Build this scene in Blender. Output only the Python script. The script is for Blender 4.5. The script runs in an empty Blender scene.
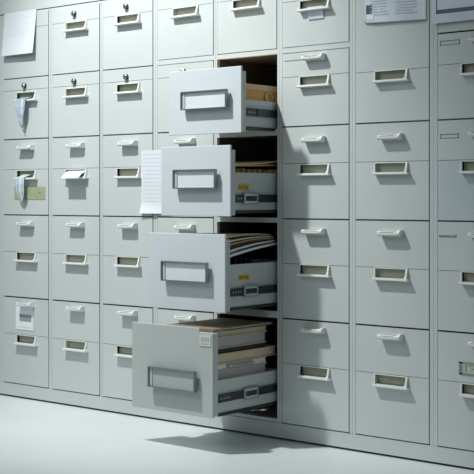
import bpy, bmesh, math, random
from mathutils import Vector
random.seed(4)
col = bpy.context.scene.collection
H = 1.32                                    # camera height
ALPHA = math.radians(39.441)
CAM_D = 5.2517
ZR = lambda u: H - u / 150.0                # row boundary (measured in cabinet units) -> metres

# ------------------------------------------------------------------ materials
def mat(name, color, rough=0.5, metal=0.0, var=0.04, scale=6.0, bump=0.0, bscale=200.0, spec=0.5, emit=None):
    m = bpy.data.materials.new(name); m.use_nodes = True
    nt = m.node_tree; b = nt.nodes['Principled BSDF']
    b.inputs['Roughness'].default_value = rough
    b.inputs['Metallic'].default_value = metal
    b.inputs['Specular IOR Level'].default_value = spec
    tc = nt.nodes.new('ShaderNodeTexCoord')
    n = nt.nodes.new('ShaderNodeTexNoise'); n.inputs['Scale'].default_value = scale; n.inputs['Detail'].default_value = 4
    nt.links.new(tc.outputs['Object'], n.inputs['Vector'])
    r = nt.nodes.new('ShaderNodeValToRGB')
    r.color_ramp.elements[0].position = 0.3; r.color_ramp.elements[1].position = 0.7
    lo = [max(0, c * (1 - var)) for c in color]; hi = [min(1, c * (1 + var)) for c in color]
    r.color_ramp.elements[0].color = (*lo, 1); r.color_ramp.elements[1].color = (*hi, 1)
    nt.links.new(n.outputs['Fac'], r.inputs['Fac']); nt.links.new(r.outputs['Color'], b.inputs['Base Color'])
    if bump > 0:
        n2 = nt.nodes.new('ShaderNodeTexNoise'); n2.inputs['Scale'].default_value = bscale
        nt.links.new(tc.outputs['Object'], n2.inputs['Vector'])
        bp = nt.nodes.new('ShaderNodeBump'); bp.inputs['Strength'].default_value = bump; bp.inputs['Distance'].default_value = 0.002
        nt.links.new(n2.outputs['Fac'], bp.inputs['Height']); nt.links.new(bp.outputs['Normal'], b.inputs['Normal'])
    return m

M = {}
M['paint'] = mat('painted_steel', (0.56, 0.60, 0.595), 0.42, var=0.025, scale=2.5, bump=0.05, bscale=320)
M['front_bluish'] = mat('steel_front_bluish', (0.50, 0.58, 0.60), 0.36, var=0.03, scale=2.5)  # bluer tone for one lower front of the rightmost cabinet
M['front_open'] = mat('open_drawer_front_pale', (0.62, 0.66, 0.69), 0.4, var=0.02, scale=2.5, bump=0.05, bscale=320)  # paler and bluer than the closed fronts
M['front_low'] = mat('lowest_open_front_darker', (0.47, 0.505, 0.495), 0.42, var=0.02, scale=2.5)  # darker and greener than the other open fronts
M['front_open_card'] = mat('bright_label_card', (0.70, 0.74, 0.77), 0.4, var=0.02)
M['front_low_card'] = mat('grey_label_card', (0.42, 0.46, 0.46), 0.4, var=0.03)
M['body'] = mat('cabinet_body_paint', (0.56, 0.60, 0.595), 0.45, var=0.03, scale=3)
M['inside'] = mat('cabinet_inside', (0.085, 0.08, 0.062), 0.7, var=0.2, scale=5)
M['box'] = mat('drawer_side_steel', (0.48, 0.53, 0.53), 0.4, var=0.03, scale=4)
M['white'] = mat('handle_enamel', (0.76, 0.79, 0.75), 0.35, var=0.02)
M['recess'] = mat('recess_olive', (0.42, 0.42, 0.33), 0.6, var=0.08, scale=14)
M['shade_mark'] = mat('dark_shade_and_marks', (0.03, 0.035, 0.035), 0.6)
M['chrome'] = mat('chrome', (0.75, 0.77, 0.79), 0.16, metal=1.0, var=0.02)
M['frame'] = mat('frame_metal', (0.27, 0.30, 0.325), 0.3, metal=0.6, var=0.06)
M['rail'] = mat('slide_dark_steel', (0.035, 0.04, 0.042), 0.35, metal=0.4, var=0.2, scale=20)
M['bracket'] = mat('slide_bracket_steel', (0.34, 0.36, 0.37), 0.3, metal=0.7, var=0.1)
M['paper'] = mat('white_paper', (0.70, 0.74, 0.78), 0.7, var=0.015)
M['ink'] = mat('grey_print', (0.42, 0.46, 0.52), 0.8)
M['ink_soft'] = mat('faint_print', (0.66, 0.70, 0.76), 0.8)
M['sleeve'] = mat('plastic_sleeve', (0.60, 0.68, 0.74), 0.18, var=0.05)
M['navy'] = mat('navy_edge', (0.05, 0.085, 0.12), 0.4)
M['card'] = mat('white_card', (0.80, 0.86, 0.87), 0.6, var=0.01)
M['card_grey'] = mat('card_grey_block', (0.30, 0.35, 0.37), 0.6)
M['bluetag'] = mat('pale_blue_plastic', (0.42, 0.52, 0.60), 0.25, var=0.1, scale=25)
M['bluelight'] = mat('light_blue_plastic', (0.66, 0.74, 0.82), 0.3, var=0.08, scale=25)
M['green'] = mat('green_card', (0.36, 0.40, 0.24), 0.65, var=0.1, scale=18)
M['greenpale'] = mat('pale_green_card', (0.46, 0.54, 0.44), 0.55, var=0.05)
M['greendark'] = mat('green_outline', (0.22, 0.27, 0.20), 0.6)
M['outline'] = mat('grey_outline', (0.22, 0.25, 0.25), 0.6)
M['yellow'] = mat('yellow_sticker', (0.60, 0.40, 0.045), 0.5, var=0.05)
M['brownink'] = mat('sticker_print', (0.18, 0.11, 0.03), 0.6)
M['tag'] = mat('grey_label_plate', (0.62, 0.63, 0.57), 0.5)
M['tag_ink'] = mat('grey_label_print', (0.36, 0.37, 0.33), 0.6)
M['kraft'] = mat('kraft_card', (0.62, 0.46, 0.28), 0.7, var=0.06, scale=9)
M['orange'] = mat('orange_kraft', (0.62, 0.33, 0.09), 0.7, var=0.08, scale=8)
M['manila'] = mat('manila_card', (0.60, 0.52, 0.35), 0.7, var=0.06, scale=9)
M['manila_dark'] = mat('olive_manila_card', (0.46, 0.42, 0.27), 0.7, var=0.06, scale=9)
M['brown'] = mat('brown_card', (0.25, 0.20, 0.13), 0.7, var=0.08, scale=9)
M['greycard'] = mat('grey_folder_card', (0.40, 0.39, 0.40), 0.6, var=0.05)
M['black'] = mat('black_card', (0.025, 0.024, 0.022), 0.6)
M['pages'] = mat('page_edges', (0.70, 0.69, 0.62), 0.8, var=0.12, scale=60)
M['base_shade'] = mat('plinth_painted_shade', (0.03, 0.035, 0.04), 0.7)  # near-black strip paints in the shade along the foot of the plinth
M['floor'] = mat('pale_floor', (0.69, 0.725, 0.74), 0.38, var=0.035, scale=1.6, bump=0.03, bscale=60)
M['wall'] = mat('wall_paint', (0.55, 0.58, 0.60), 0.7)

# ------------------------------------------------------------------ mesh helpers
class MB:
    def __init__(s): s.v = []; s.f = []; s.m = []; s.mats = []
    def mi(s, k):
        if k not in s.mats: s.mats.append(k)
        return s.mats.index(k)
    def face(s, pts, k):
        n = len(s.v); s.v += [tuple(p) for p in pts]; s.f.append(tuple(range(n, n + len(pts)))); s.m.append(s.mi(k))
    def box(s, x0, x1, y0, y1, z0, z1, k, skip=''):
        a = [(x0,y0,z0),(x1,y0,z0),(x1,y1,z0),(x0,y1,z0),(x0,y0,z1),(x1,y0,z1),(x1,y1,z1),(x0,y1,z1)]
        F = {'b':(0,3,2,1),'t':(4,5,6,7),'f':(0,1,5,4),'k':(2,3,7,6),'l':(0,4,7,3),'r':(1,2,6,5)}
        n = len(s.v); s.v += a
        for q, ff in F.items():
            if q in skip: continue
            s.f.append(tuple(n + i for i in ff)); s.m.append(s.mi(k))
    def prism(s, prof, x0, x1, k):            # closed (y,z) profile extruded along X
        n = len(s.v); c = len(prof)
        s.v += [(x0, y, z) for y, z in prof] + [(x1, y, z) for y, z in prof]
        for i in range(c):
            j = (i + 1) % c
            s.f.append((n + i, n + j, n + c + j, n + c + i)); s.m.append(s.mi(k))
        s.f.append(tuple(n + i for i in range(c))[::-1]); s.m.append(s.mi(k))
        s.f.append(tuple(n + c + i for i in range(c))); s.m.append(s.mi(k))
    def disc_y(s, cx, cz, y0, y1, r, k, n=16, dome=0.0, side=None):     # cylinder whose axis is Y (y1 is the outer face)
        b = len(s.v)
        for rr, yy in ((r, y0), (r, y1), (r * .6, y1 - dome)):
            s.v += [(cx + rr * math.cos(2*math.pi*i/n), yy, cz + rr * math.sin(2*math.pi*i/n)) for i in range(n)]
        for ring in range(2):
            for i in range(n):
                j = (i + 1) % n
                s.f.append((b+ring*n+i, b+ring*n+j, b+(ring+1)*n+j, b+(ring+1)*n+i)); s.m.append(s.mi(side if (side and ring == 0) else k))
        s.f.append(tuple(b + 2*n + i for i in range(n))); s.m.append(s.mi(k))
    def grid(s, fn, nu, nv, k):               # fn(u,v) -> point
        b = len(s.v)
        for j in range(nv + 1):
            for i in range(nu + 1): s.v.append(tuple(fn(i / nu, j / nv)))
        for j in range(nv):
            for i in range(nu):
                a = b + j * (nu + 1) + i
                s.f.append((a, a + 1, a + nu + 2, a + nu + 1)); s.m.append(s.mi(k))
    def mesh(s, name, fix=True):
        me = bpy.data.meshes.new(name); me.from_pydata(s.v, [], s.f)
        for k in s.mats: me.materials.append(M[k])
        for p, i in zip(me.polygons, s.m): p.material_index = i
        if fix:
            bm = bmesh.new(); bm.from_mesh(me); bmesh.ops.recalc_face_normals(bm, faces=bm.faces); bm.to_mesh(me); bm.free()
        me.update(); return me
    def build(s, name, parent=None, bevel=0, loc=None, fix=True):
        return link(name, s.mesh(name, fix), parent, bevel, loc)

def link(name, me, parent=None, bevel=0, loc=None):
    o = bpy.data.objects.new(name, me); col.objects.link(o)
    if parent: o.parent = parent
    if loc: o.location = loc
    if bevel:
        b = o.modifiers.new('bevel', 'BEVEL'); b.width = bevel; b.segments = 2; b.limit_method = 'ANGLE'
    return o
def tag(o, label, cat, group=None):
    o['label'] = label; o['category'] = cat
    if group: o['group'] = group
    return o
def empty(name, loc=(0, 0, 0)):
    o = bpy.data.objects.new(name, None); o.empty_display_size = .05; o.location = loc; col.objects.link(o); return o

# ------------------------------------------------------------------ setting
mb = MB(); mb.box(-16, 5, -9, 1.2, -.06, 0, 'floor'); o = mb.build('floor'); o['kind'] = 'structure'
mb = MB(); mb.box(-9.5, 0.5, .66, .76, 0, 3.4, 'wall'); o = mb.build('wall_back'); o['kind'] = 'structure'

# ------------------------------------------------------------------ fronts and handles
def front(x0, x1, z0, z1, hole=None, k='paint', y=-.003, t=.018):
    """sheet-steel drawer front, optionally with a rectangular opening for the recessed label pull"""
    m = MB(); yb = y + t
    if not hole:
        m.box(x0, x1, y, yb, z0, z1, k)
    else:
        a, b, c, d = hole
        xs = (x0, a, b, x1); zs = (z0, c, d, z1)
        for i in range(3):
            for j in range(3):
                if i == 1 and j == 1: continue
                m.face([(xs[i], y, zs[j]), (xs[i+1], y, zs[j]), (xs[i+1], y, zs[j+1]), (xs[i], y, zs[j+1])], k)
        m.face([(x0,y,z0),(x0,y,z1),(x0,yb,z1),(x0,yb,z0)], k); m.face([(x1,y,z0),(x1,yb,z0),(x1,yb,z1),(x1,y,z1)], k)
        m.face([(x0,y,z0),(x0,yb,z0),(x1,yb,z0),(x1,y,z0)], k); m.face([(x0,y,z1),(x1,y,z1),(x1,yb,z1),(x0,yb,z1)], k)
        m.face([(a,y,c),(a,y,d),(a,yb,d),(a,yb,c)], k); m.face([(b,y,c),(b,yb,c),(b,yb,d),(b,y,d)], k)
        m.face([(a,y,c),(a,yb,c),(b,yb,c),(b,y,c)], k); m.face([(a,y,d),(b,y,d),(b,yb,d),(a,yb,d)], k)
    return m.mesh('drawer', fix=False)

BW, BH = .182, .047                             # recess width / height
def bin_mesh():
    """recessed label pull: olive pocket, jutting lower lip and two low cheeks; origin at top centre of the recess"""
    m = MB(); w = BW / 2; dp = .022
    y0 = .0005
    P = lambda x, y, z: (x, y, z)
    m.face([P(-w,dp,-BH),P(w,dp,-BH),P(w,dp,0),P(-w,dp,0)], 'recess')
    m.face([P(-w,y0,-BH),P(-w,dp,-BH),P(-w,dp,0),P(-w,y0,0)], 'recess'); m.face([P(w,y0,0),P(w,dp,0),P(w,dp,-BH),P(w,y0,-BH)], 'recess')
    m.face([P(-w,y0,0),P(-w,dp,0),P(w,dp,0),P(w,y0,0)], 'recess'); m.face([P(-w,y0,-BH),P(w,y0,-BH),P(w,dp,-BH),P(-w,dp,-BH)], 'recess')
    # lower lip, slightly dished, reaching a little past the right cheek
    lip = [(-.003,-BH-.002),(-.026,-BH-.003),(-.031,-BH+.001),(-.034,-BH),(-.035,-BH-.009),(-.031,-BH-.0125),(-.003,-BH-.013)]
    m.prism(lip, -w - .001, w + .022, 'white')
    # cheeks
    ch = [(-.003,.004),(-.009,.004),(-.020,-BH+.010),(-.030,-BH+.001),(-.030,-BH-.004),(-.003,-BH-.004)]
    m.prism(ch, w + .001, w + .011, 'white')
    ch2 = [(-.003,.004),(-.006,.004),(-.010,-BH+.002),(-.010,-BH-.004),(-.003,-BH-.004)]
    m.prism(ch2, -w - .007, -w - .001, 'white')
    m.box(-w - .007, w + .011, -.0070, -.003, 0, .004, 'white')
    return m.mesh('recessed_pull', fix=False)
BIN = bin_mesh()

def pull_mesh():
    """rolled lip pull: a bar with painted slots standing off the front, rounded disc at its ends"""
    m = MB(); w = .058
    bar = [(-.003,.010),(-.030,.0105),(-.041,.009),(-.045,.005),(-.045,-.007),(-.041,-.012),(-.032,-.0145),(-.003,-.012)]
    m.prism(bar, -w, w, 'white')
    m.box(-w + .012, w - .020, -.0455, -.040, .0040, .0060, 'shade_mark')  # thin dark strips paint in the shade of the slots
    m.box(-w + .010, w - .018, -.034, -.022, .0104, .0110, 'shade_mark')
    n = 18; cy, cz = -.024, .001
    cap = [(-.003, cz + .0165), (-.003, cz - .0165)] + [(cy + .021*math.cos(a), cz + .0165*math.sin(a)) for a in [-math.pi/2 - i*math.pi/n for i in range(n + 1)]]
    m.prism(cap, w, w + .010, 'white')
    cap2 = [(y * .98, z * .98) for y, z in bar]; m.prism(cap2, -w - .006, -w, 'white')
    return m.mesh('pull_handle', fix=True)
PULL = pull_mesh()

m_ = MB(); m_.disc_y(0, 0, .001, -.018, .0165, 'chrome', dome=.004, side='shade_mark'); m_.disc_y(.003, -.003, -.019, -.0235, .005, 'shade_mark', n=10); LOCK = m_.mesh('lock')  # barrel side coloured dark to mimic the dark reflection on chrome

GAP = .0045
def drawer_set(cab, X0, X1, rows):
    """rows: list of (z0, z1, kind, opts)"""
    w = X1 - X0; xc = X0 + w * (.515 - .025 * min(1, max(0, (X0 + 5.4) / 1.4)))
    for (z0, z1, kind, opt) in rows:
        k = opt.get('paint', 'paint'); gb = opt.get('gb', .003); gt = opt.get('gt', .0012)
        a, b = X0 + .002, X1 - .002
        if kind == 'bin':
            top = opt['top']
            d = link('drawer', front(a, b, z0 + gb, z1 - gt, (xc - BW/2, xc + BW/2, top - BH, top), k), cab)
            link('recessed_pull', BIN, d, 0, (xc, -.0005, top))
            if opt.get('lock'): link('lock', LOCK, d, 0, (X0 + w * .485, -.003, opt['lock']))
        elif kind == 'pull':
            d = link('drawer', front(a, b, z0 + gb, z1 - gt, None, k), cab)
            link('pull_handle', PULL, d, 0, (X0 + w * opt.get('px', .545 - .04 * min(1, max(0, (X0 + 5.4) / 1.4))), -.0005, opt['pz']))
        else:
            d = link('drawer', front(a, b, z0 + gb, z1 - gt, None, k), cab)
        for extra in opt.get('extra', []): extra(d)

def body(cab, L, R, X0, X1, rails, top=2.515):
    """open-fronted carcass: two sides, back, bottom, top and cross rails"""
    m = MB(); y0, y1 = 0, .62
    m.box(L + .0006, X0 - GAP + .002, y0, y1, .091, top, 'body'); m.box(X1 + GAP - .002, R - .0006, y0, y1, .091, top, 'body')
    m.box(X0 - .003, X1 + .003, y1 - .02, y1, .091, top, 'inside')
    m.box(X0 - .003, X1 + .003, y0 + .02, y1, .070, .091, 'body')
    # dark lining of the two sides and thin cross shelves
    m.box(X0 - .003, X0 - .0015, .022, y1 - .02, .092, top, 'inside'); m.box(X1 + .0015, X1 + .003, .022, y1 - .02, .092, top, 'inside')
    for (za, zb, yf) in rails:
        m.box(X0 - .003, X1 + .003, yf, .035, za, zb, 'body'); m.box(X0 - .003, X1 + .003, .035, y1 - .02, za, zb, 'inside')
    m.box(X0 - .003, X1 + .003, .016, y1, top - .012, top, 'body')
    return m.build('body', cab)

def fascia(cab, L, R, z0=2.522, z1=3.05):
    m = MB(); m.box(L + .0004, R - .0004, -.004, .62, z0 + .012, z1, 'paint'); m.box(L + .0004, R - .0004, -.001, .62, z0 - .007, z0 + .006, 'body')
    m.build('fascia_panel', cab)

zA0, zA1, zAs = ZR(184.3), ZR(98.5), ZR(135)
zB1, zBs = ZR(17.5), ZR(54)
zC1, zCs = ZR(-57), ZR(-27)
zD1 = ZR(-117); zE0 = ZR(-121); zE1 = ZR(-180)
def low_rows(o={}):
    R = []
    R.append((zA0, zAs, 'bin', dict(top=zAs - .006, gb=.005)))
    R.append((zAs, zA1, 'pull', dict(pz=ZR(106), gt=.006, gb=.0012)))
    R.append((zA1, zBs, 'bin', dict(top=zBs - .004)))
    R.append((zBs, zB1, 'pull', dict(pz=ZR(27.5), gt=.005, gb=.0012)))
    R.append((zB1, zCs, 'bin', dict(top=zCs - .008)))
    R.append((zCs, zC1, 'pull', dict(pz=ZR(-45.5), gt=.005, gb=.0012)))
    return R
def lock_rows():
    s1, s2 = ZR(-105), ZR(-165.5)
    return [(zC1, s1, 'bin', dict(top=s1 - .018)), (s1, zD1, 'plain', dict(gt=.004, gb=.0012, lock=ZR(-109))),
            (zD1, s2, 'bin', dict(top=s2 - .005)), (s2, zE1, 'plain', dict(gt=.004, gb=.0012, lock=ZR(-172.7)))]
def add_lock(X0, X1, z):
    return lambda d: link('lock', LOCK, d, 0, (X0 + (X1 - X0) * .487, -.003, z))

FR = [(-6.846, -6.371), (-6.325, -5.884), (-5.848, -5.416), (-5.386, -4.965), (-4.925, -4.492),
      (-4.464, -4.038), (-4.000, -3.564), (-3.523, -3.086), (-3.039, -2.573)]
bounds = [-6.89] + [(FR[i][1] + FR[i+1][0]) / 2 for i in range(8)] + [-2.53]
LAB = ['grey steel filing cabinet at the far left edge, only a sliver in view',
       'grey steel filing cabinet with white sheet at top and green card at its middle',
       'grey steel filing cabinet with a broad white card sticking out of one drawer pull',
       'grey steel filing cabinet between the white-card cabinet and the pulled-out drawer fronts',
       'grey steel filing cabinet mostly hidden behind the pulled-out drawer fronts',
       'grey steel filing cabinet with four drawers pulled out, full of papers and folders',
       'grey steel filing cabinet directly right of the open drawers, under their shadow',
       'grey steel filing cabinet with a printed sheet in plastic sleeve at its top',
       'grey steel filing cabinet cut by right edge, with dark-edged framed sheet on top']
cabs = []
thin = lambda z: (z - .002, z + .006, .021)
for i, (X0, X1) in enumerate(FR):
    L, R = bounds[i], bounds[i+1]
    cab = tag(empty('filing_cabinet'), LAB[i], 'filing cabinet', 'steel filing cabinets standing in a row'); cabs.append(cab)
    if i == 5: continue
    rails = [thin(z) for z in (zA1, zB1, zC1)]
    rows = low_rows()
    if i <= 3:
        rails += [thin(zD1)]
        rows += lock_rows()
        for r in rows:
            if 'lock' in r[3] and r[2] == 'plain':
                r[3]['extra'] = [add_lock(X0, X1, r[3].pop('lock'))]
        if i == 1:                                  # hidden behind the taped sheet: a plain front
            rows[-2] = (rows[-2][0], rows[-2][1], 'plain', {}); rows[-1] = (rows[-1][0], rows[-1][1], 'plain', dict(gt=.004, gb=.0012))
    elif i == 4:
        s1, s2 = ZR(-105), ZR(-165.5)
        rails += [(zD1 - .001, zE0 + .002, 0)]
        rows += [(zC1, s1, 'bin', dict(top=s1 - .018)), (s1, zD1, 'plain', dict(gt=.005, gb=.0012, extra=[add_lock(X0, X1, ZR(-109))])),
                 (zE0, s2, 'bin', dict(top=s2 - .005)), (s2, zE1, 'plain', dict(gt=.004, gb=.0012))]
    elif i == 6:
        s1, s2 = ZR(-97), ZR(-158)
        rails += [(zD1 - .001, zE0 + .002, 0)]
        rows += [(zC1, s1, 'bin', dict(top=s1 - .004)), (s1, zD1, 'pull', dict(pz=ZR(-111), gt=.005, gb=.0012)),
                 (zE0, s2, 'bin', dict(top=s2 - .005)), (s2, zE1, 'plain', dict(gt=.004, gb=.0012))]
    elif i == 7:
        s1 = ZR(-96.3)
        rows += [(zC1, s1, 'bin', dict(top=s1 - .002)), (s1, zE1, 'plain', dict(gt=.004, gb=.0012))]
    else:
        s1 = ZR(-97.3)
        rows += [(zC1, s1, 'bin', dict(top=s1 - .004)), (s1, ZR(-120.8), 'pull', dict(pz=ZR(-114), gt=.005, gb=.0012, px=.51)),
                 (ZR(-120.8), zE1, 'plain', dict(gt=.004))]
        for r in rows:
            if r[2] == 'bin' and abs(r[1] - zCs) < 1e-6: r[3]['paint'] = 'front_bluish'
            if r[2] == 'pull' : r[3]['px'] = .54
            
    if i <= 4:
        for r in rows:
            if r[2] == 'pull': r[3]['pz'] += .018 if r[1] > 1.5 else .008
    body(cab, L, R, X0, X1, rails)
    drawer_set(cab, X0, X1, rows)
    fascia(cab, L, R)
    # engraved label outlines on the right-hand cabinets
    def outline(x0, x1, z0, z1, full=True):
        m = MB(); y0, y1, t = -.0042, -.0028, .0045
        m.box(x0, x1, y0, y1, z1 - t, z1, 'outline')
        if full:
            m.box(x0, x1, y0, y1, z0, z0 + t * .8, 'outline'); m.box(x0, x0 + t, y0, y1, z0, z1, 'outline'); m.box(x1 - t, x1, y0, y1, z0, z1, 'outline')
        m.build('label_outline', cab)
    if i == 8:
        outline(-3.024, -2.915, 2.064, 2.087); outline(-3.024, -2.921, 1.607, 1.629); outline(-3.028, -2.934, 1.123, 1.133)
    if i == 6:
        outline(-3.987, -3.872, 2.052, 2.058, False)

# ------------------------------------------------------------------ plinths (continuous base)
def plinth(name, x0, x1):
    m = MB(); m.box(x0, x1, .012, .6, 0.0, .012, 'base_shade'); m.box(x0, x1, -.001, .6, .012, .0700, 'body'); m.box(x0, x1, -.001, .0185, .0700, .0895, 'body')
    o = m.build(name); o['kind'] = 'structure'
plinth('trim_1', bounds[0], -4.522); plinth('trim_2', -4.5205, bounds[-1])

# ------------------------------------------------------------------ the cabinet with open drawers
cab = cabs[5]; X0, X1 = FR[5]; L, R = bounds[5], bounds[6]
rails = [(ZR(99), ZR(93.5), 0), (ZR(21), ZR(17), 0), (ZR(-50.5), ZR(-55.5), 0), (ZR(-117), ZR(-121), 0)]
body(cab, L, R, X0, X1, rails)
fascia(cab, L, R)
s2 = ZR(-165.5)
drawer_set(cab, X0, X1, [(zE0, s2, 'bin', dict(top=s2 - .005)), (s2, zE1, 'plain', dict(gt=.004, gb=.0012))])
mb = MB(); mb.box(X0 - .001, X1 + .001, .004, .024, .0915, ZR(181.5), 'body'); mb.build('bottom_lip', cab)

def open_drawer(d, xl, z0, z1, side_top, side_bot, slide_z, hx0, hx1, hz0, hz1, paint, sticker, notch=False, inner_top=None):
    xr = X1 - .002
    m = MB(); yf = -d
    if notch:
        xn = -4.132
        prof = [(xl, z0), (xr, z0), (xr, z1 - .002), (xn, z1 - .002), (xn, z1 + .020), (xl, z1 + .020)]
        n = len(m.v); c = len(prof)
        m.v += [(x, yf, z) for x, z in prof] + [(x, yf + .012, z) for x, z in prof]
        m.f.append(tuple(n + i for i in range(c))); m.m.append(m.mi(paint)); m.f.append(tuple(n + c + i for i in range(c))[::-1]); m.m.append(m.mi(paint))
        for i in range(c):
            j = (i + 1) % c; m.f.append((n + i, n + c + i, n + c + j, n + j)); m.m.append(m.mi(paint))
    else:
        m.box(xl, xr, yf, yf + .012, z0, z1, paint)
    dr = m.build('drawer', cab, bevel=.0025)
    it = inner_top if inner_top else z1 - .024
    xi0, xi1 = X0 + .006, xr - .004
    m = MB(); m.box(xl + .01, xi1, yf + .0125, yf + .046, z0 + .006, it, 'box'); m.build('inner_front_panel', dr, bevel=.002)
    yb = yf + .60
    t = .010
    # right side wall with a folded crease near its top
    zc = side_top - .056 if side_top - side_bot > .15 else side_top - .03
    m = MB(); m.prism([(0, 0)] * 0 or [(yf+.0465, side_bot), (yb, side_bot), (yb, side_top), (yf+.0465, side_top)], xi1 - .014 - t, xi1 - .014, 'box')
    m.box(xi1 - .0139, xi1 - .011, yf + .0465, yb, zc, side_top, 'box')
    m.build('side_panel', dr)
    m = MB(); m.box(xi0, xi0 + t, yf + .0465, yb, side_bot, side_top, 'box'); m.build('side_panel', dr)
    m = MB(); m.box(xi0 + t, xi1 - .0242, yb - t, yb, side_bot, side_top, 'box'); m.build('back_panel', dr)
    m = MB(); m.box(xi0 + t, xi1 - .0242, yf + .0465, yb - t, side_bot, side_bot + .012, 'box'); m.build('bottom_panel', dr)
    # telescopic slide
    xs = xi1 - .0139
    m = MB()
    m.box(xs, xs + .008, yf + .05, yb - .02, slide_z - .021, slide_z + .021, 'rail')
    m.box(xs + .008, xs + .0105, yf + .05, yb - .02, slide_z + .014, slide_z + .021, 'rail'); m.box(xs + .008, xs + .0105, yf + .05, yb - .02, slide_z - .021, slide_z - .014, 'rail')
    for q in range(4):
        yy = yf + .075 + q * .022
        m.box(xs + .008, xs + .0095, yy, yy + .008, slide_z - .006, slide_z + .004, 'bracket')
    sl = m.build('slide_rail', dr)
    if d > .35:
        m = MB(); yc = -.215
        m.box(xs + .0106, xs + .014, yc - .062, yc + .062, slide_z - .031, slide_z + .031, 'bracket')
        m.box(xs + .014, xs + .0165, yc - .050, yc + .050, slide_z + .014, slide_z + .024, 'chrome'); m.box(xs + .014, xs + .0165, yc - .050, yc + .050, slide_z - .024, slide_z - .014, 'chrome')
        m.box(xs + .014, xs + .0155, yc - .044, yc + .044, slide_z - .013, slide_z + .013, 'rail')
        m.build('slide_bracket', sl, bevel=.002)
    else:
        m = MB(); yc = -.14
        m.box(xs + .0106, xs + .013, yc - .022, yc + .022, slide_z - .018, slide_z + .018, 'rail'); m.build('slide_bracket', sl, bevel=.002)
    # lower runner fixed under the box
    m = MB(); m.box(xi1 - .050, xi1 - .006, yf + .06, yb - .02, side_bot - .016, side_bot - .003, 'rail'); m.build('lower_runner', dr)
    # frame-shaped label pull
    fy = yf - .035; t2 = .0065
    m = MB()
    yk = yf - .013
    m.box(hx0, hx1, fy, yk, hz1 - t2, hz1, 'frame'); m.box(hx0, hx1, fy, yk, hz0, hz0 + t2, 'frame')
    m.box(hx0, hx0 + t2, fy, yk, hz0 + t2, hz1 - t2, 'frame'); m.box(hx1 - t2, hx1, fy, yk, hz0 + t2, hz1 - t2, 'frame')
    m.box(hx0 + t2, hx0 + .026, fy + .009, yk, hz0 + t2, hz1 - t2, 'box')
    for xx in (hx0 + .04, hx1 - .05):
        m.box(xx, xx + .008, yk, yf + .001, hz0 + .045, hz0 + .060, 'frame')
    h = m.build('frame_pull', dr, bevel=.0015)
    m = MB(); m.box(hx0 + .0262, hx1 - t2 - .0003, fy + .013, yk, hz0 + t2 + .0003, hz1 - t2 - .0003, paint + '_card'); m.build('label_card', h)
    if sticker:
        zs, y_c = sticker
        m = MB(); xx = xi1 - .0138
        m.box(xx, xx + .0012, y_c - .048, y_c + .048, zs - .016, zs + .016, 'yellow')
        for (a, b) in ((-.038, -.022), (-.016, .002), (.010, .036)):
            m.box(xx + .0012, xx + .0015, y_c + a, y_c + b, zs - .009, zs + .008, 'brownink')
        for q in range(2): m.box(xx + .0015, xx + .0018, y_c - .03, y_c + .03, zs - .004 + q * .006, zs - .002 + q * .006, 'yellow')
        m.build('yellow_sticker', dr)
    return dr

Dd = {}
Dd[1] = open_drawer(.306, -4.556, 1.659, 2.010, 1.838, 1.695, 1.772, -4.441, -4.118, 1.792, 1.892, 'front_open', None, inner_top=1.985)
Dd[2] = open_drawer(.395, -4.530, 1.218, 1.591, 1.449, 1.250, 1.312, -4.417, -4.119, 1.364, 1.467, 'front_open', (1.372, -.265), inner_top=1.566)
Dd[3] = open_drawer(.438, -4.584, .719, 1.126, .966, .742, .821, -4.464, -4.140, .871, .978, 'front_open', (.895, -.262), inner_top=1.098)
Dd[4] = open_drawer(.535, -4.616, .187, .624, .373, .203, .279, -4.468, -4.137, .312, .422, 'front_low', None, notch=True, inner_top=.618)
for q, t_ in ((1, 'topmost'), (2, 'second'), (3, 'third'), (4, 'lowest')):
    Dd[q]['label'] = t_ + ' pulled-out drawer with frame-shaped label pull'
# embossed label plate on the lowest open front
mb = MB(); yf = -.535
mb.box(-4.128, -4.052, yf - .003, yf + .0005, .553, .610, 'tag')
random.seed(8)
for q in range(6):
    xx = -4.119 + q * .0100
    mb.box(xx, xx + .006, yf - .0036, yf - .003, .578, .598, 'tag_ink'); mb.box(xx + .0015, xx + .0045, yf - .0040, yf - .0036, .582 + (q % 2) * .006, .588 + (q % 3) * .003, 'tag')
mb.box(-4.119, -4.063, yf - .0036, yf - .003, .564, .567, 'tag_ink')
mb.build('label_plate', Dd[4])

# ------------------------------------------------------------------ papers and cards on the fronts
def sheet(name, x0, x1, z0, z1, label, cat, yfn, lines=None, k='paper', group=None, thick=.0012, border=None, skew=(0,0)):
    """thin sheet hanging on the fronts; yfn(u,v) gives how far it lifts away (v = 0 at the bottom)"""
    m = MB()
    def P(u, v, dy=0):
        return (x0 + (x1 - x0) * u + skew[0] * (1 - v), -.0042 - yfn(u, v) - dy, z0 + (z1 - z0) * v + skew[1] * u)
    m.grid(lambda u, v: P(u, v, thick), 10, 14, k); m.grid(lambda u, v: P(u, v, 0), 10, 14, k)
    for (ua, va, ub, vb) in ((0,0,1,0),(0,1,1,1),(0,0,0,1),(1,0,1,1)):
        m.grid(lambda u, v: P(ua + (ub-ua)*u, va + (vb-va)*u, thick * v), 14, 1, k)
    for (ua, ub, va, vb, kk) in (lines or []):
        m.grid(lambda u, v: P(ua + (ub-ua)*u, va + (vb-va)*v, thick + .0007), 8, 2, kk)
    o = m.build(name, fix=False)
    for p in o.data.polygons: p.use_smooth = True
    return tag(o, label, cat, group)

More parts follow.
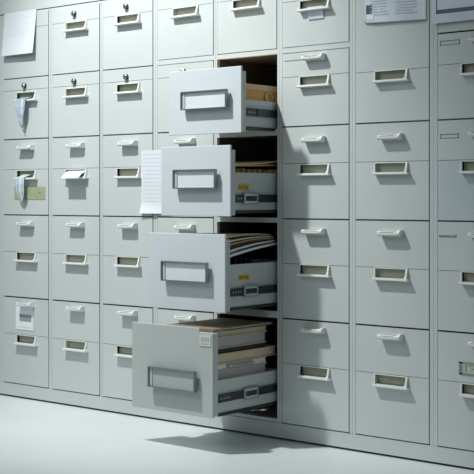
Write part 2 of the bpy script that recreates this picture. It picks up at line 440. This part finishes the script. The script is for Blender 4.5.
L1 = [(.12, .12 + random.uniform(.45, .75), 1 - .10 - q * .058, 1 - .10 - q * .058 + .014, 'ink_soft') for q in range(9)]
sheet('paper_sheet', -6.310, -5.995, 2.250, 2.535, 'large white sheet taped over the top drawer of the leftmost full cabinet', 'paper',
      lambda u, v: .002 + .028 * (1 - v) ** 1.3 + .006 * u * (1 - v), L1)
random.seed(5)
L2 = [(.08, .08 + random.uniform(.5, .8), 1 - .07 - q * .062, 1 - .07 - q * .062 + .012, 'ink_soft') for q in range(13)]
sheet('paper_sheet', -5.056, -4.815, 1.222, 1.597, 'white printed list hanging beside second open drawer, partly hidden by its front', 'paper',
      lambda u, v: .0015 + .10 * max(0, .14 - v) * (1.3 - u), L2)
random.seed(6)
L3 = []
for q in range(13):
    zz = .10 + q * .036
    L3.append((.10, .10 + random.uniform(.22, .34), zz, zz + .013, 'ink')); L3.append((.52, .52 + random.uniform(.25, .38), zz, zz + .013, 'ink'))
L3 += [(.03, .13, .12, .24, 'navy'), (.04, .16, .05, .12, 'card'), (.0, .018, 0, 1, 'outline'), (.0, 1, 0, .012, 'outline'), (.955, .985, .05, 1, 'card'), (.965, .985, .05, .09, 'outline')]
sheet('plastic_sleeve', -3.462, -3.100, 2.210, 2.60, 'clear plastic sleeve with two printed columns, taped to the cabinet top', 'document sleeve',
      lambda u, v: .003 + .006 * math.sin(u * 3.1) * (1 - v) + .004 * max(0, math.sin(u * 9 + v * 6)), L3, k='sleeve', skew=(0, -.014))
random.seed(7)
L4 = [(.06, 1, .10, .145, 'navy'), (.06, .075, .10, 1, 'navy')] + [(.14, .14 + random.uniform(.3, .7), .24 + q * .07, .252 + q * .07, 'ink_soft') for q in range(9)]
sheet('framed_sheet', -3.060, -2.64, 2.172, 2.62, 'pale framed sheet with dark blue inner border at the top right corner', 'framed paper',
      lambda u, v: .010 + .004 * (1 - v), L4, k='sleeve', thick=.006)

sheet('label_card', -6.199, -6.025, .452, .606, 'white card with grey block taped behind the lowest small pull at far left', 'card', lambda u, v: .0008,
      [(.22, .88, .36, .66, 'card_grey'), (.10, .9, .10, .13, 'ink_soft')], k='card', thick=.0008)
sheet('green_card', -6.214, -5.912, 1.304, 1.386, 'olive green card stuck below a drawer pull, behind pale hanging tag', 'card', lambda u, v: .0006,
      [(.58, .60, .0, 1, 'manila_dark'), (.82, .85, .5, .62, 'shade_mark')], k='green', thick=.0008)
sheet('small_tag', -3.822, -3.722, 2.262, 2.330, 'small pale blue slip under the topmost pull right of the open drawers', 'tag', lambda u, v: .012 * v + .001,
      [(.03, .97, .0, .05, 'outline')], k='bluelight', thick=.0008)
sheet('green_label', -2.918, -2.70, .460, .520, 'pale green framed label above the lowest pull at right edge', 'label', lambda u, v: .0006,
      [(0, 1, .88, 1, 'greendark'), (0, 1, 0, .1, 'greendark'), (0, .09, 0, 1, 'greendark'), (.16, .19, .2, .8, 'greendark'), (.16, 1, .74, .80, 'greendark'), (.3, .6, .45, .53, 'greendark')], k='greenpale', thick=.002)

# broad white card lying out of a recess
def slab_sheet(name, prof, x0f, x1f, k, label, cat, thick=.0015, accents=()):
    """sheet following a (y,z) polyline, with x limits varying along it"""
    m = MB(); n = len(prof) - 1
    def P(u, v, dn=0):
        i = min(int(v * n), n - 1); t = v * n - i
        y = prof[i][0] + (prof[i+1][0] - prof[i][0]) * t; z = prof[i][1] + (prof[i+1][1] - prof[i][1]) * t
        return (x0f(v) + (x1f(v) - x0f(v)) * u, y - dn * .6, z + dn * .8)
    m.grid(lambda u, v: P(u, v, thick), 6, n * 3, k); m.grid(lambda u, v: P(u, v, 0), 6, n * 3, k)
    for uu in (0, 1): m.grid(lambda u, v: P(uu, u, thick * v), n * 3, 1, k)
    for vv in (0, 1): m.grid(lambda u, v: P(u, vv, thick * v), 6, 1, k)
    for (ua, ub, va, vb, kk) in accents: m.grid(lambda u, v: P(ua + (ub-ua)*u, va + (vb-va)*v, thick + .0008), 4, n * 2, kk)
    o = m.build(name, fix=False)
    return tag(o, label, cat)
zt = zCs - .008
xcen = FR[2][0] + (FR[2][1] - FR[2][0]) * .515
slab_sheet('white_card', [(.010, zt - .004), (-.050, zt - .032), (-.080, zt - .056)], lambda v: xcen - .074 + .020*v, lambda v: xcen + .088 + .012*v, 'card',
           'broad white card sticking out of a drawer pull in the second full cabinet', 'card')
# hanging plastic tags at left
xc0 = FR[1][0] + (FR[1][1] - FR[1][0]) * .515
zD = ZR(-105) - .018
slab_sheet('plastic_tag', [(.008, zD - .030), (-.046, zD - .048), (-.052, zD - .10), (-.050, zD - .148), (-.040, zD - .205), (-.030, zD - .245)],
           lambda v: xc0 - .055 + max(0, v - .45) * .12, lambda v: xc0 + .040 - max(0, v - .45) * .09, 'bluetag',
           'pale blue plastic tag with pointed tail hanging from a locked drawer at far left', 'tag', accents=((.62, .80, .2, .85, 'bluelight'), (.2, .8, .66, 1, 'bluelight')))
slab_sheet('plastic_tag', [(.008, zt - .026), (-.046, zt - .046), (-.052, zt - .09), (-.048, zt - .14), (-.036, zt - .188), (-.028, zt - .212)],
           lambda v: xc0 - .042 + max(0, v - .6) * .09, lambda v: xc0 + .030 - max(0, v - .6) * .12, 'bluelight',
           'long narrow pale tag hanging in front of the olive green card', 'tag', accents=((.10, .32, .15, .8, 'bluetag'), (.7, .85, .2, .7, 'bluetag')))

# ------------------------------------------------------------------ contents of the open drawers
XI0, XI1 = X0 + .020, X1 - .034             # inner width of a drawer box
def file_folder(x0, x1, y0, y1, z0, th, kc, kp, label, droop=0.0, bow=0.0, cat='folder', metal=False, tilt=0.0, group=None, pages=True, name='file_folder'):
    """lying folder: lower and upper cover joined by a spine, page block between; droop bends the near end"""
    t = min(.003, th * .25)
    def zc(y, z, x):
        v = (y - y0) / (y1 - y0); u = (x - x0) / (x1 - x0)
        return z - droop * max(0, (1 - v) - .55) ** 2 * 4 - droop * .6 * max(0, v - .75) ** 2 * 16 * (z - z0) / max(th, 1e-4) + bow * math.sin(math.pi * v) + tilt * v
    def slab(m, xa, xb, ya, yb, za, zb, k):
        n = 12
        for z, rev in ((za, 1), (zb, 0)):
            m.grid(lambda u, v: (xa + (xb-xa)*u, ya + (yb-ya)*v, zc(ya + (yb-ya)*v, z, xa + (xb-xa)*u)), 2, n, k)
        for xx in (xa, xb):
            m.grid(lambda u, v: (xx, ya + (yb-ya)*u, zc(ya + (yb-ya)*u, za + (zb-za)*v, xx)), n, 1, k)
        for yy in (ya, yb):
            m.grid(lambda u, v: (xa + (xb-xa)*u, yy, zc(yy, za + (zb-za)*v, xa + (xb-xa)*u)), 2, 1, k)
    root = empty(name, (0, 0, 0))
    tag(root, label, cat, group)
    m = MB()
    slab(m, x0, x1, y0, y1, z0, z0 + t, kc); slab(m, x0 + .003, x1 - random.uniform(0, .006), y0, y1 - .004, z0 + th - t, z0 + th, kc)
    slab(m, x0, x0 + .003, y0, y1, z0 + t, z0 + th - t, kc)
    m.build('cover', root, fix=False)
    if pages:
        m = MB(); slab(m, x0 + .004, x1 - .007, y0 + .006, y1 - .008, z0 + t + .0003, z0 + th - t - .0003, kp); m.build('pages', root, fix=False)
    if metal:
        m = MB(); zz = z0 + th * .35
        ya, yb = y0 + .10, y1 - .12
        m.box(x1 - .0045, x1 + .003, ya, yb, zz, zz + .012, 'bracket')
        for q in range(7):
            yy = ya + .02 + q * (yb - ya - .05) / 6
            m.box(x1 + .003, x1 + .005, yy, yy + .018, zz + .002, zz + .010, 'chrome')
        m.build('metal_binder', root, fix=False)
    return root

# lowest drawer: pile of folders lying flat
d = .535; ya, yb = -d + .049, .05
g4 = 'folders piled flat in the lowest open drawer'
random.seed(3)
z = .2155
specs = [(.080, 'brown', 'pages', 'thick brown folder lying at the very bottom of the lowest drawer pile', 0, 0, 0),
         (.076, 'manila_dark', 'pages', 'thick olive manila folder low in the lowest drawer pile, just above drawer side', 0, 0, 0),
         (.045, 'manila', 'greycard', 'grey-edged manila folder just below the metal binder in the lowest drawer', 0, 0, 0),
         (.036, 'greycard', 'pages', 'grey folder with metal binding strip along its edge in the lowest drawer', 0, 0, 1),
         (.052, 'manila', 'manila', 'plump manila folder resting on the grey metal-bound folder', 0, 0, 0),
         (.026, 'black', 'black', 'thin black folder in the middle of the lowest drawer pile', 0, 0, 0),
         (.060, 'manila', 'greycard', 'sagging grey and manila wallet near the top of the lowest drawer pile', 0, .0, 0),
         (.030, 'manila_dark', 'manila_dark', 'olive manila folder second from top of the lowest drawer pile', 0, .0, 0)]
for (th, kc, kp, lab, dr, bw, me) in specs:
    x0j = XI0 + .002 + random.uniform(0, .006); x1j = XI1 - random.uniform(0, .008)
    y1j = yb - random.choice([.0, .03, .06, .09])
    file_folder(x0j, x1j, ya + random.uniform(.001, .006), y1j, z, th - .0008, kc, kp, lab, droop=dr, bow=bw, metal=bool(me), group=g4)
    z += th
file_folder(XI0 + .002, XI1 - .012, ya + .004, .03, z + .0008, .014, 'brown', 'pages', 'open brown folder on top of the lowest drawer pile', group=g4, cat='folder', droop=-.0)
print('pile top', z)

# third drawer: upright folders blackened to stand in for shade, with loose papers lying over them
d = .438; ya, yb = -d + .049, .10
g3 = 'upright folders in the third open drawer'
def upright(x0, x1, y, z0, z1, kc, label, group, lean=.0, tab=None):
    root = empty('hanging_folder'); tag(root, label, 'folder', group)
    m = MB(); t = .0022; g = .010
    for yy in (y, y + g):
        m.face([(x0,yy,z0),(x1,yy,z0),(x1,yy+lean,z1),(x0,yy+lean,z1)], kc); m.face([(x0,yy+t,z0),(x1,yy+t,z0),(x1,yy+t+lean,z1),(x0,yy+t+lean,z1)], kc)
        m.face([(x0,yy+lean,z1),(x1,yy+lean,z1),(x1,yy+t+lean,z1),(x0,yy+t+lean,z1)], kc)
        m.face([(x1,yy,z0),(x1,yy+t,z0),(x1,yy+t+lean,z1),(x1,yy+lean,z1)], kc); m.face([(x0,yy,z0),(x0,yy+t,z0),(x0,yy+t+lean,z1),(x0,yy+lean,z1)], kc)
    m.box(x0, x1, y, y + g + t, z0, z0 + .002, kc)
    m.build('cover', root, fix=False)
    m = MB()
    yy = y + t + .001
    m.prism([(yy, z0 + .003), (yy + g - t - .002, z0 + .003), (yy + g - t - .002 + lean * .95, z1 - .006), (yy + lean * .95, z1 - .006)], x0 + .006, x1 - .004, 'pages')
    m.build('pages', root, fix=False)
    return root
for q in range(9):
    upright(XI0 + .003, XI1 - .13, ya + .012 + q * .044, .756, .994, 'black', 'upright folder coloured black as shade beneath the loose papers of the third open drawer', g3)
pg = 'loose papers heaped over the third open drawer'
def loose(x0, x1, y0, y1, zf, k, label, th=.002, cat='paper', name='paper_stack'):
    m = MB()
    for dz in (0, th):
        m.grid(lambda u, v: (x0 + (x1-x0)*u, y0 + (y1-y0)*v, zf(u, v) + dz), 8, 16, k)
    for uu in (0, 1): m.grid(lambda u, v: (x0 + (x1-x0)*uu, y0 + (y1-y0)*u, zf(uu, u) + th * v), 16, 1, k)
    for vv in (0, 1): m.grid(lambda u, v: (x0 + (x1-x0)*u, y0 + (y1-y0)*vv, zf(u, vv) + th * v), 8, 1, k)
    o = m.build(name, fix=False)
    for p in o.data.polygons: p.use_smooth = False
    return tag(o, label, cat, pg)
rise = lambda u: max(0, u - .2) / .8
loose(XI0 + .004, XI1 + .004, ya + .006, .05, lambda u, v: 1.000 + .060 * v * rise(u) + .006 * math.sin(v * 3.1), 'paper', 'long white sheaf curling up along the open side of the third drawer', .012)
loose(XI0 + .006, XI1 - .004, ya + .012, .03, lambda u, v: 1.024 + .050 * v * rise(u) + .008 * math.sin(v * 3.1), 'pages', 'grey white paper sheaf lying on the curling sheaf in the third drawer', .011)
loose(XI0 + .004, XI1 - .008, ya + .005, .04, lambda u, v: 1.052 + .036 * v * rise(u) + .009 * math.sin(v * 3.1), 'brown', 'dark brown folder cover between the sheaves of the third drawer', .003)
loose(XI0 + .008, XI1 - .006, ya + .020, .02, lambda u, v: 1.064 + .028 * v * rise(u) + .010 * math.sin(v * 3.1), 'kraft', 'tan folder just above the dark brown cover in the third drawer', .004)
loose(XI0 + .003, XI1 - .012, ya + .008, .03, lambda u, v: 1.078 + .020 * v * rise(u) + .010 * math.sin(v * 3.1), 'pages', 'pale cream sheaf second from top of the third drawer heap', .006)
loose(XI0 - .004, XI1 - .022, ya + .002, .02, lambda u, v: 1.100 + .006 * v * rise(u) + .010 * math.sin(v * 3.1), 'manila_dark', 'olive brown top folder of the heap in the third open drawer', .010)

# second drawer: upright manila folders peeping over the side
d = .395; ya, yb = -d + .049, .14
random.seed(11)
for q in range(11):
    k = ['manila', 'kraft', 'orange', 'manila'][q % 4]
    upright(XI0 + .003, XI1 - .002, ya + .008 + q * .046, 1.264, 1.462 + random.uniform(0, .012), k, 'upright manila folder just showing over the side of the second drawer', 'upright folders in the second open drawer')
m_ = None
pg = 'papers lying over the second open drawer'
loose(XI0 + .004, XI1 - .002, ya + .006, .10, lambda u, v: 1.480 + .012 * v, 'orange', 'orange tan folder lying over the upright folders of the second drawer', .008)
loose(XI0 + .006, XI1 + .0, ya + .03, .09, lambda u, v: 1.489 + .014 * v + .030 * max(0, v - .45) ** 1.4, 'manila', 'cream folder on top in the second open drawer, rising toward its back', .005)

# top drawer: kraft document box and a rolled sheet
d = .306; ya, yb = -d + .049, .20
root = tag(empty('document_box'), 'tan kraft document box filling the top open drawer', 'box')
m = MB(); t = .006; z0, z1 = 1.709, 1.895
m.box(XI0 + .003, XI1 - .003, ya + .004, yb, z0, z0 + t, 'orange')
m.box(XI0 + .003, XI0 + .003 + t, ya + .004, yb, z0 + t, z1, 'orange'); m.box(XI1 - .003 - t, XI1 - .003, ya + .004, yb, z0 + t, z1, 'orange')
m.box(XI0 + .003 + t, XI1 - .003 - t, ya + .004, ya + .004 + t, z0 + t, z1, 'orange'); m.box(XI0 + .003 + t, XI1 - .003 - t, yb - t, yb, z0 + t, z1, 'orange')
m.build('box_body', root)
m = MB(); m.box(XI0, XI1, ya + .001, yb + .002, z1 + .0005, z1 + .030, 'kraft'); m.build('lid', root, bevel=.002)
m = MB(); n = 20
yc, zc_, r = -.035, 1.862, .032
for i in range(n):
    a0 = math.pi * 1.6 * i / n - .3; a1 = math.pi * 1.6 * (i + 1) / n - .3
    xx0, xx1 = XI1 - .001, XI1 + .007
    p = lambda a, rr, x: (x, yc + rr * math.cos(a), zc_ + rr * .85 * math.sin(a))
    for (ra, rb) in ((r, r), (r - .006, r - .006)):
        m.face([p(a0, ra, xx0), p(a1, ra, xx0), p(a1, ra, xx1), p(a0, ra, xx1)], 'manila')
    m.face([p(a0, r, xx1), p(a1, r, xx1), p(a1, r - .006, xx1), p(a0, r - .006, xx1)], 'manila')
m.build('curled_tab', root, fix=False)

# ------------------------------------------------------------------ light
def spot(name, loc, target, energy, size, blend, radius, color):
    l = bpy.data.lights.new(name, 'SPOT'); l.energy = energy; l.spot_size = math.radians(size); l.spot_blend = blend; l.shadow_soft_size = radius; l.color = color
    o = bpy.data.objects.new(name, l); col.objects.link(o); o.location = loc
    o.rotation_euler = (Vector(target) - Vector(loc)).to_track_quat('-Z', 'Y').to_euler(); return o
spot('key_lamp', (-5.35, -2.1, 4.9), (-4.9, 0.0, 1.45), 900, 61, .9, .09, (.97, 1.0, .985))
l = bpy.data.lights.new('fill_area', 'AREA'); l.shape = 'RECTANGLE'; l.size = 3.0; l.size_y = 2.5; l.energy = 50; l.color = (.90, .97, 1.0)  # soft fill added to brighten the scene, not a fixture of the room
o = bpy.data.objects.new('fill_area', l); col.objects.link(o); o.location = (-5.9, -4.2, 4.2)
o.rotation_euler = (Vector((-4.8, 0, .8)) - o.location).to_track_quat('-Z', 'Y').to_euler()
w = bpy.data.worlds.new('world'); bpy.context.scene.world = w; w.use_nodes = True
bg = w.node_tree.nodes['Background']; bg.inputs['Color'].default_value = (.72, .80, .82, 1); bg.inputs['Strength'].default_value = .23

# ------------------------------------------------------------------ camera
c = bpy.data.cameras.new('camera'); c.sensor_width = 36; c.lens = 1215 / 474 * 36; c.shift_y = -40 / 474
co = bpy.data.objects.new('camera', c); col.objects.link(co); co.location = (0, -CAM_D, H); co.rotation_euler = (math.pi / 2, 0, ALPHA)
bpy.context.scene.camera = co
vs = bpy.context.scene.view_settings; vs.view_transform = 'Standard'; vs.look = 'None'; vs.exposure = 0
